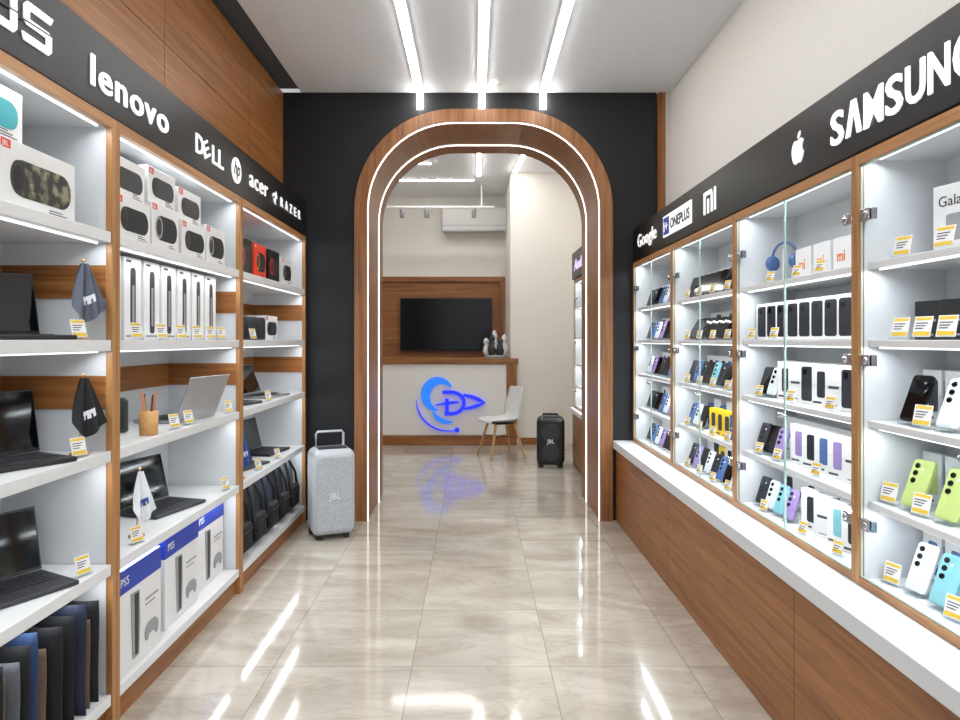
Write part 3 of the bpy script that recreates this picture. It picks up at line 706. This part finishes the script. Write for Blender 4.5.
# unit 2
for i,y in enumerate((2.60,2.88,3.16,3.44)):
    L((P_spk1,P_spkO,P_spk1,P_spkO)[i],y,Z1,'white speaker box printed with a dark portable speaker',-1.43,0,gs)
for i,(y,h) in enumerate(((2.60,.165),(2.88,.19),(3.16,.165))):
    L(P_spk2,y,Z1+h+.0015,'small white speaker box stacked on another speaker box',-1.44,0,gs)
for i in range(7):L(P_tall,2.54+i*.16,Z2,'tall slim white product box with a dark printed picture',-1.46,0,'tall white boxes')
L(P_tab,2.62,Z3,'black tablet on a stand beside a pencil cup',-1.50,-10);L(P_cup,2.78,Z3,'light wood cup holding pencils',-1.37)
L(P_laps,3.32,Z3,'open silver laptop turned with its lid outward',-1.50,170,'laptops on display');L(P_ss,2.86,Z3,'small black portable speaker on a white shelf',-1.55,0,'small portable speakers')
L(P_lapd,3.16,Z4,'open dark grey laptop on a white shelf',-1.49,-16,'laptops on display');L(P_penW,2.72,Z4,'white satin table pennant on a wooden pole',-1.39,-40,'table pennants')
L(P_tab,2.56,Z4,'black tablet leaning on a stand',-1.57,0)
L(P_con,2.64,Z5,'white and blue game console box',-1.475,0,'game console boxes');L(P_con,3.08,Z5,'white and blue game console box',-1.50,0,'game console boxes');L(P_con,3.485,Z5,'white and blue game console box',-1.53,0,'game console boxes')
# unit 3
for i,y in enumerate((3.90,4.17,4.46,4.74)):
    L((P_spkK,P_spkR,P_spkK,P_spkO)[i],y,Z1,('black headphone box with red print','red product box with a dark speaker print','black headphone box with red print','white speaker box with dark print')[i],-1.43,0,gs)
for y in(3.86,4.02,4.18,4.34):L(P_ss,y,Z2,'small black portable speaker on a white shelf',-1.42,0,'small portable speakers')
L(P_spk1,4.60,Z2,'white speaker box beside small speakers',-1.5,0)
L(P_lapd,4.05,Z3,'open dark grey laptop on a white shelf',-1.49,-14,'laptops on display');L(P_laps,4.65,Z3,'open silver laptop on a white shelf',-1.47,-8,'laptops on display')
L(P_lapd,4.20,Z4,'open dark grey laptop on a white shelf',-1.49,-14,'laptops on display');L(P_lapb,4.75,Z4,'open black laptop on a white shelf',-1.50,-8,'laptops on display')
L(P_penB,3.86,Z4,'blue satin table pennant on a wooden pole',-1.37,-35,'table pennants')
for i in range(5):L((P_bp1,P_bp1,P_bp3,P_bp1,P_bp2)[i],3.87+i*.265,Z5,('black','black','navy','black','grey')[i]+' soft backpack standing on the lowest shelf',-1.445,0,'backpacks')
put(P_ps,-1.04,4.80,0,22,'large silver party speaker with slim raised handle on the tiled floor')
# ---------------------------------------------------------------- placement: right cabinets
def Rr(pr,y,z,label,x=1.38,dr=0,group=None):return put(pr,x,y,z,-90+dr,label,group)
ZB=.65;gb='phone boxes in the glass cabinets';gp='smartphones in the glass cabinets';gt='price tags in the glass cabinets'
tagl='small white and yellow price tag on a cabinet shelf'
Rr(P_tabG,1.93,1.67,'white tablet box with grey lettering',1.45,10,'tablet boxes');Rr(P_tabG,1.69,1.67,'white tablet box with grey lettering',1.45,5,'tablet boxes')
for y,z in((2.02,1.67),(1.84,1.67),(2.03,1.42),(1.93,1.42),(1.83,1.42),(1.93,1.16),(2.085,.90),(1.935,.90),(2.07,ZB),(1.80,ZB)):
    Rr(P_tag,y,z,tagl,1.305,18,gt)
for i in range(4):Rr(P_pbK,2.04-i*.115,1.42,'squat black phone box with grey print',1.42,8,gb)
for i in range(6):
    x_=1.455
    Rr(P_pbD,2.075-i*.1,1.16,'white phone box with dark print',x_,0,gb);Rr(P_pbG,2.075-i*.1,.90,'white phone box with green print',x_,0,gb);Rr(P_pbB,2.075-i*.1,ZB,'white phone box with blue print',x_,0,gb)
Rr(P_ph['screen'],2.01,1.16,'black smartphone leaning on a clear stand',1.335,15,gp);Rr(P_ph['white'],1.85,1.16,'white smartphone leaning on a clear stand',1.335,15,gp)
Rr(P_ph['lime'],2.005,.90,'lime green smartphone leaning on a clear stand',1.335,15,gp);Rr(P_ph['lime'],1.855,.90,'lime green smartphone leaning on a clear stand',1.335,15,gp)
Rr(P_ph['white'],1.985,ZB,'pearl white smartphone leaning on a clear stand',1.335,15,gp);Rr(P_ph['aqua'],1.88,ZB,'aqua smartphone leaning on a clear stand',1.335,15,gp)
# C
Rr(P_hp,2.98,1.67,'blue over-ear headphones on a white stand',1.40,20)
for i in range(4):Rr(P_mi,2.80-i*.15,1.67,'small white gadget box with orange mark',1.42,0,'gadget boxes')
for i in range(5):Rr(P_pbD,2.79-i*.13,1.67,'white phone box with dark print',1.49,0,gb)
for y in(2.92,2.68,2.5):Rr(P_tagS,y,1.67,tagl,1.305,18,gt)
for i in range(9):
    y=3.06-i*.098
    Rr(P_pbW,y,1.42,'white phone box with a dark phone printed on it',1.35,12,gb);Rr(P_pbT,y,1.42,'white phone box with grey print',1.45,8,gb)
    if i>1:Rr((P_pbT,P_pbW,P_pbD,P_pbT,P_pbW,P_pbD,P_pbT,P_pbW,P_pbD)[i],y,1.16,'white phone box with printed phone picture',1.36,14,gb)
    Rr(P_pbT,y,1.16,'white phone box with grey print',1.47,6,gb)
    if i>2:Rr((P_pbT,P_pbL,P_pbW,P_pbL,P_pbD,P_pbB,P_pbL,P_pbT,P_pbW)[i],y,.90,'white phone box with coloured print',1.37,16,gb)
    Rr((P_pbT,P_pbL)[i%2],y,.90,'white phone box with coloured print',1.475,8,gb)
    if i>3:Rr((P_pbT,P_pbA,P_pbT,P_pbL,P_pbD,P_pbT,P_pbA,P_pbD,P_pbT)[i],y,ZB,'white phone box standing upright',1.37,22,gb)
    Rr((P_pbD,P_pbT)[i%2],y,ZB,'white phone box standing upright',1.475,8,gb)
Rr(P_ps_['screen'],3.055,1.16,'black smartphone leaning on a clear stand',1.345,15,gp)
Rr(P_ps_['white'],2.965,1.16,'white smartphone leaning on a clear stand',1.345,15,gp)
for i,c in enumerate(('black','screen','lilac')):Rr(P_ps_[c],3.06-i*.09,.90,('black' if c=='screen' else c)+' smartphone leaning on a clear stand',1.335,15,gp)
for i,c in enumerate(('black','white','aqua','lilac')):Rr(P_ps_[c],3.06-i*.09,ZB,c+' smartphone leaning on a clear stand',1.335,15,gp)
for z,yy in((1.16,(3.0,2.7,2.4)),(1.42,(3.08,2.85)),(.90,(3.0,2.82,2.5)),(ZB,(2.95,2.6,2.35))):
    for y in yy:Rr(P_tagS,y,z,tagl,1.290,18,gt)
# B
for i in range(9):
    y=4.07-i*.098
    Rr((P_pbD,P_pbT)[i%2],y,1.67,'white phone box with printed front',1.475,8,gb);Rr((P_pbT,P_pbW)[i%2],y,1.42,'white phone box with printed front',1.49,4,gb)
    Rr((P_pbD,P_pbB)[i%2],y,1.16,'white phone box with coloured print',1.475,8,gb)
    Rr((P_pbU,P_pbT,P_pbU,P_pbT,P_pbY,P_pbY,P_pbY,P_pbU,P_pbY)[i],y,.90,('blue','white','blue','white','yellow','yellow','yellow','blue','yellow')[i]+' phone box on a cabinet shelf',1.48 if i<4 else 1.35,8,gb)
    Rr((P_pbT,P_pbW,P_pbY,P_pbD)[i%4],y,ZB,'boxed phone standing upright',1.475,8,gb)
for j,z in enumerate(RS+[ZB]):
    for i in range(9 if j!=3 else 3):
        c=[['screen']*9,['screen']*9,['screen','blue','black','screen','aqua','black','screen','white','black'],['blue','white','screen'],['black','lilac','screen','white','black','blue','screen','white','black']][j][i]
        Rr(P_ps_[c] if j!=1 else P_phS['dark'],4.06-i*.096,z,('black' if c=='screen' or j==1 else c)+' smartphone leaning on a clear stand',1.34,12,gp)
    for y in(3.99,3.78,3.57,3.36):Rr(P_tagS,y,z,tagl,1.285,18,gt)
# A
for j,z in enumerate(RS+[ZB]):
    for i in range(8):
        Rr((P_pbT,P_pbW,P_pbB,P_pbD,P_pbT)[(i+j)%5],5.06-i*.11,z,'phone box with printed front',1.475,5,gb)
        c=['screen','black','screen','blue','white','lilac'][(i+2*j)%6]
        Rr(P_ps_[c],5.05-i*.11,z,('black' if c=='screen' else c)+' smartphone leaning on a clear stand',1.345,12,gp)
# ---------------------------------------------------------------- back room
dk=empty('reception_desk',(-.4,9.1,0),'white reception desk with walnut top and glowing blue emblem','reception desk')
part('front_panel',B().box(-1.7,.44,8.93,8.97,.13,1.09,mat('cream_panel',C(240,236,230),.4,noise=.01),.003),dk)
part('body',B().box(-1.7,.575,8.972,8.995,.0,1.09,M_woodX),dk)
part('base_board',B().box(-1.72,.58,8.90,8.97,.002,.125,M_woodX,.004),dk)
part('side_post',B().box(.445,.58,8.91,8.97,.126,1.10,M_woodV,.003),dk)
part('top',B().box(-1.74,.495,8.90,9.45,1.10,1.17,M_woodX,.004).box(.495,.60,8.90,8.996,1.10,1.17,M_woodX),dk)
EM=T(-.365,8.925,.57)
def stroke(bd,pts,ws,mt,y0,y1=-.002,closed=False):
    n=len(pts);o=[];i_=[]
    for k in range(n):
        p0=pts[(k-1)%n] if closed or k>0 else pts[k];p1=pts[(k+1)%n] if closed or k<n-1 else pts[k]
        dx,dz=p1[0]-p0[0],p1[1]-p0[1];l=math.hypot(dx,dz) or 1;nx,nz=-dz/l,dx/l
        w=ws[k] if isinstance(ws,list) else ws
        o.append((pts[k][0]+nx*w,pts[k][1]+nz*w));i_.append((pts[k][0]-nx*w,pts[k][1]-nz*w))
    vs=[(p[0],y0,p[1]) for p in o]+[(p[0],y0,p[1]) for p in i_]+[(p[0],y1,p[1]) for p in o]+[(p[0],y1,p[1]) for p in i_];fs=[]
    for k in range(n if closed else n-1):
        q=(k+1)%n;fs+=[(k,q,n+q,n+k),(2*n+k,3*n+k,3*n+q,2*n+q),(k,2*n+k,2*n+q,q),(n+k,n+q,3*n+q,3*n+k)]
    if not closed:fs+=[(0,n,3*n,2*n),(n-1,3*n-1,4*n-1,2*n-1)]
    bd.add(vs,fs,mt,EM)
def apt(cx,cz,rx,rz,a0,a1,n=24):return [(cx+rx*math.cos(math.radians(a0+(a1-a0)*i/n)),cz+rz*math.sin(math.radians(a0+(a1-a0)*i/n))) for i in range(n+1)]
def taper(n,w0,wm):return [w0+(wm-w0)*math.sin(pi*i/n) for i in range(n+1)]
b=B()
stroke(b,apt(-.10,.10,.19,.20,35,262),taper(24,.012,.066),M_cyan,-.02)
stroke(b,apt(.03,-.02,.24,.24,200,282),taper(24,.006,.030),M_cyan,-.022)
stroke(b,apt(.02,.03,.43,.41,178,284),taper(24,.004,.011),M_lblue,-.02)
b.prism(ell(.034,.034,.135,-.365),-.02,-.002,M_lblue,M=EM)
# open D with a flat pointed wing running through it to the right
stroke(b,[(-.06,.145),(.06,.145)]+apt(.06,.0,.17,.145,85,-85,16)+[(.06,-.145),(-.03,-.145)],.024,M_lblue,-.03)
stroke(b,[(.0,.06),(.0,-.13)],.024,M_lblue,-.031)
stroke(b,[(.22,.11),(.33,.085),(.43,.045),(.51,.005),(.43,-.03),(.33,-.062),(.22,-.08)],[.014,.024,.026,.012,.022,.022,.012],M_lblue,-.033)
stroke(b,[(-.16,-.03),(-.05,-.008),(.07,.006),(.16,.012)],[.004,.014,.020,.010],M_lblue,-.035)
part('emblem',b,dk,'glowing blue and cyan round wing-shaped emblem')
pn=empty('wall_panel',(-.6,10.49,1.0),'walnut-veneered wall panel framing the television','wall panel')
part('backing',B().box(-1.9,.49,10.47,10.498,.6,2.42,M_woodX),pn)
part('frame',B().box(-1.9,.49,10.42,10.469,2.34,2.42,M_woodX,.003).box(.41,.49,10.42,10.469,.6,2.339,M_woodV,.003),pn)
tv=empty('television',(-.44,10.4,1.3),'large flat black wall-mounted television, switched off','television')
k_=10.4/660;tx0,tx1=(400-474)*k_,(492-474)*k_;tz0,tz1=1.42-(351-340)*k_,1.42+(340-298)*k_
M_tv=mat('television_panel',C(10,11,14),.22,spec=.35,noise=.1)
part('bracket',B().box((tx0+tx1)/2-.2,(tx0+tx1)/2+.2,10.44,10.469,tz0+.2,tz1-.2,M_blk),tv)
part('housing',B().box(tx0,tx1,10.40,10.44,tz0,tz1,M_blk,.006),tv)
part('screen',B().box(tx0+.015,tx1-.015,10.397,10.3995,tz0+.025,tz1-.015,M_tv),tv)
ax0,ax1=(442-474)*k_,(508-474)*k_-.02
ac=empty('air_conditioner',((ax0+ax1)/2,10.3,3.1),'white wall-mounted split air conditioner','air conditioner')
az0,az1=1.42+(340-236)*k_,1.42+(340-209)*k_
part('body',B().box(ax0,ax1,10.25,10.498,az0+.05,az1,M_acw,.035,seg=4),ac)
part('louver',B().box(ax0+.04,ax1-.04,10.235,10.30,az0+.03,az0+.06,M_grey,.006),ac)
part('panel_seam',B().box(ax0+.02,ax1-.02,10.247,10.252,az0+.14,az0+.146,M_grey),ac)
tr=empty('track_light',(-.7,9.7,HB),'slim ceiling track with small spotlights','track light')
part('track',B().box(-2.0,.3,9.68,9.72,HB-.34,HB-.31,M_acw,.003).box(-1.5,-1.48,9.69,9.71,HB-.31,HB-.001,M_acw).box(.1,.12,9.69,9.71,HB-.31,HB-.001,M_acw),tr)
for x in(-1.05,-.69,-.0):
    b=B();b.tube([(x,9.7,HB-.341),(x,9.7,HB-.37)],.008,M_track,8);b.lathe([(.03,0),(.036,.01),(.036,.12),(.02,.14)],M_track,16,M=T(x,9.67,HB-.49)@R(20,'X'));part('spotlight',b,tr)
for (xa,xb,ya,yb,a_) in ((.04,.09,6.8,9.1,0),(.60,.65,6.8,8.9,4),(-1.3,-.55,8.42,8.45,8),(-1.3,-1.25,6.8,8.3,0),(-1.15,.0,9.34,9.37,0)):
    cx_,cy_=(xa+xb)/2,(ya+yb)/2
    c=empty('ceiling_light',(cx_,cy_,HB),'slim white linear ceiling light','ceiling light','back room ceiling lights')
    MM=T(cx_,cy_,0)@R(a_,'Z')@T(-cx_,-cy_,0)
    part('housing',B().box(xa-.008,xb+.008,ya-.008,yb+.008,HB-.012,HB-.001,M_acw,M=MM),c);part('diffuser',B().box(xa,xb,ya,yb,HB-.02,HB-.0121,M_ledb,M=MM),c)
c=empty('base_cabinet',(1.3,6.9,0),'low walnut-veneered base cabinet in the back room','cabinet','low base cabinets')
part('body',B().box(1.15,1.49,6.2,7.55,.001,.6,M_seam),c);part('front_panel',B().box(1.13,1.149,6.2,7.55,.004,.6,M_woodH),c);part('end_panel',B().box(1.13,1.49,7.5501,7.57,.001,.6,M_woodX),c)
obj('worktop',B().box(1.10,1.495,6.2,7.58,.601,.65,M_white,.004),'short white worktop under a glass display cabinet','worktop')
right_unit(6.25,7.55,1.14,.651,2.1,2.2,[1.8,1.45,1.15,.9])
sb=empty('sign_board',(1.14,6.9,2.1),'black fascia sign with pale lavender lit lettering','sign')
part('board',B().box(1.12,1.44,6.25,7.55,2.105,2.4,M_sign,.004),sb)
b=B();textb(b,'Audio',.16,M_lav,RM(7.35,2.19,1.115),.003,.002,width=.7,shear=.2);part('lettering',b,sb)
for j,z in enumerate([1.8,1.45,1.15,.9,.672]):
    for i in range(6):put((P_pbT,P_pbW,P_pbB)[(i+j)%3],1.26,7.42-i*.19,z,-90,'phone box in the back room cabinet','phone boxes in the back room cabinet')
# chair
ch=empty('chair',(.33,8.05,0),'white moulded shell chair with splayed light wooden legs','chair')
CM=T(.33,8.05,0)@R(-70,'Z')
prof=[(-.22,.435),(-.20,.45),(-.1,.44),(0,.432),(.1,.435),(.16,.46),(.195,.52),(.22,.62),(.245,.73),(.26,.82),(.262,.845)]
b=B();nu=10;vs=[]
for off in(0,.008):
    for i,(py,pz) in enumerate(prof):
        t=i/(len(prof)-1);hw=.225*(1-.25*max(0,t-.6)/.4)*(1-.06*(t<.05))
        for j in range(nu+1):
            u=-1+2*j/nu;side=abs(u)**2.5
            lift=.05*side*(math.sin(pi*min(1,t*1.25)))
            fwd=-.10*side*max(0,min(1,(t-.45)/.2))*(1-.3*t)
            vs.append((u*hw,py+fwd+off*(t>.5),pz+lift-off*(t<=.5)))
nr=len(prof);w_=nu+1;fs=[]
for i in range(nr-1):
    for j in range(nu):
        q=i*w_+j;fs+=[(q,q+1,q+w_+1,q+w_),(nr*w_+q,nr*w_+q+w_,nr*w_+q+w_+1,nr*w_+q+1)]
for j in range(nu):fs+=[(j,nr*w_+j,nr*w_+j+1,j+1),((nr-1)*w_+j,(nr-1)*w_+j+1,(2*nr-1)*w_+j+1,(2*nr-1)*w_+j)]
for i in range(nr-1):
    for q in(i*w_,i*w_+nu):fs+=[(q,q+w_,nr*w_+q+w_,nr*w_+q)]
b.add(vs,fs,M_chair,CM,True);part('seat_shell',b,ch)
for sx in(-1,1):
    for sy in(-1,1):
        b=B();b.tube([(sx*.23,sy*.22,.002),(sx*.13,sy*.12,.41)],[.011,.017],M_pine,10,M=CM);part('leg',b,ch,'tapered light wood leg')
b=B();b.box(-.14,.14,-.13,.13,.405,.418,M_blk,.004,M=CM);b.tube([(-.17,-.16,.25),(.17,.16,.25)],.004,M_blk,6,M=CM);b.tube([(.17,-.16,.25),(-.17,.16,.25)],.004,M_blk,6,M=CM);part('under_frame',b,ch,'black metal bracing')
put(P_pk,.86,7.42,0,-6,'tall black party speaker on the tiled floor')
# ornament on desk
on=empty('ornament',(.32,9.15,1.17),'white and dark sculpted ornament on the reception desk','ornament')
random.seed(3)
b=B();b.lathe([(.15,0),(.16,.02),(.13,.04)],M_grey,14,M=T(.30,9.15,1.171));part('base',b,on)
for i in range(5):
    x=.19+.055*i;h=.22+.1*((i*7)%3)/2
    b=B();q=[(.045,0),(.062,.3*h),(.038,.6*h),(.026,.7*h),(.044,.82*h),(.026,h),(.004,h*1.08)]
    b.lathe(q,(M_card,M_dk,M_card,M_dk,M_card)[i],10,M=T(x,9.15+.04*(-1)**i,1.213)@R(random.uniform(-12,12),'Y'),smooth=True)
    b.add([(0,-.03,h*.3),(.05,-.045,h*.6),(.08,-.03,h*.2)],[(0,1,2)],M_card,M=T(x,9.15+.03*(-1)**i,1.213))
    part('figure',b,on)
# ---------------------------------------------------------------- world, camera
w=bpy.data.worlds.new('world');S.world=w;w.use_nodes=True
bg=w.node_tree.nodes['Background'];bg.inputs[0].default_value=(.86,.90,1,1);bg.inputs[1].default_value=1.0
cam=bpy.data.cameras.new('camera');co=bpy.data.objects.new('camera',cam);COL.objects.link(co)
co.location=(0,0,1.42);co.rotation_euler=(pi/2,0,0)
cam.sensor_width=36;cam.lens=36*660/960;cam.shift_x=6/960;cam.shift_y=-20/960;cam.clip_start=.05
S.camera=co
S.view_settings.view_transform='Standard'
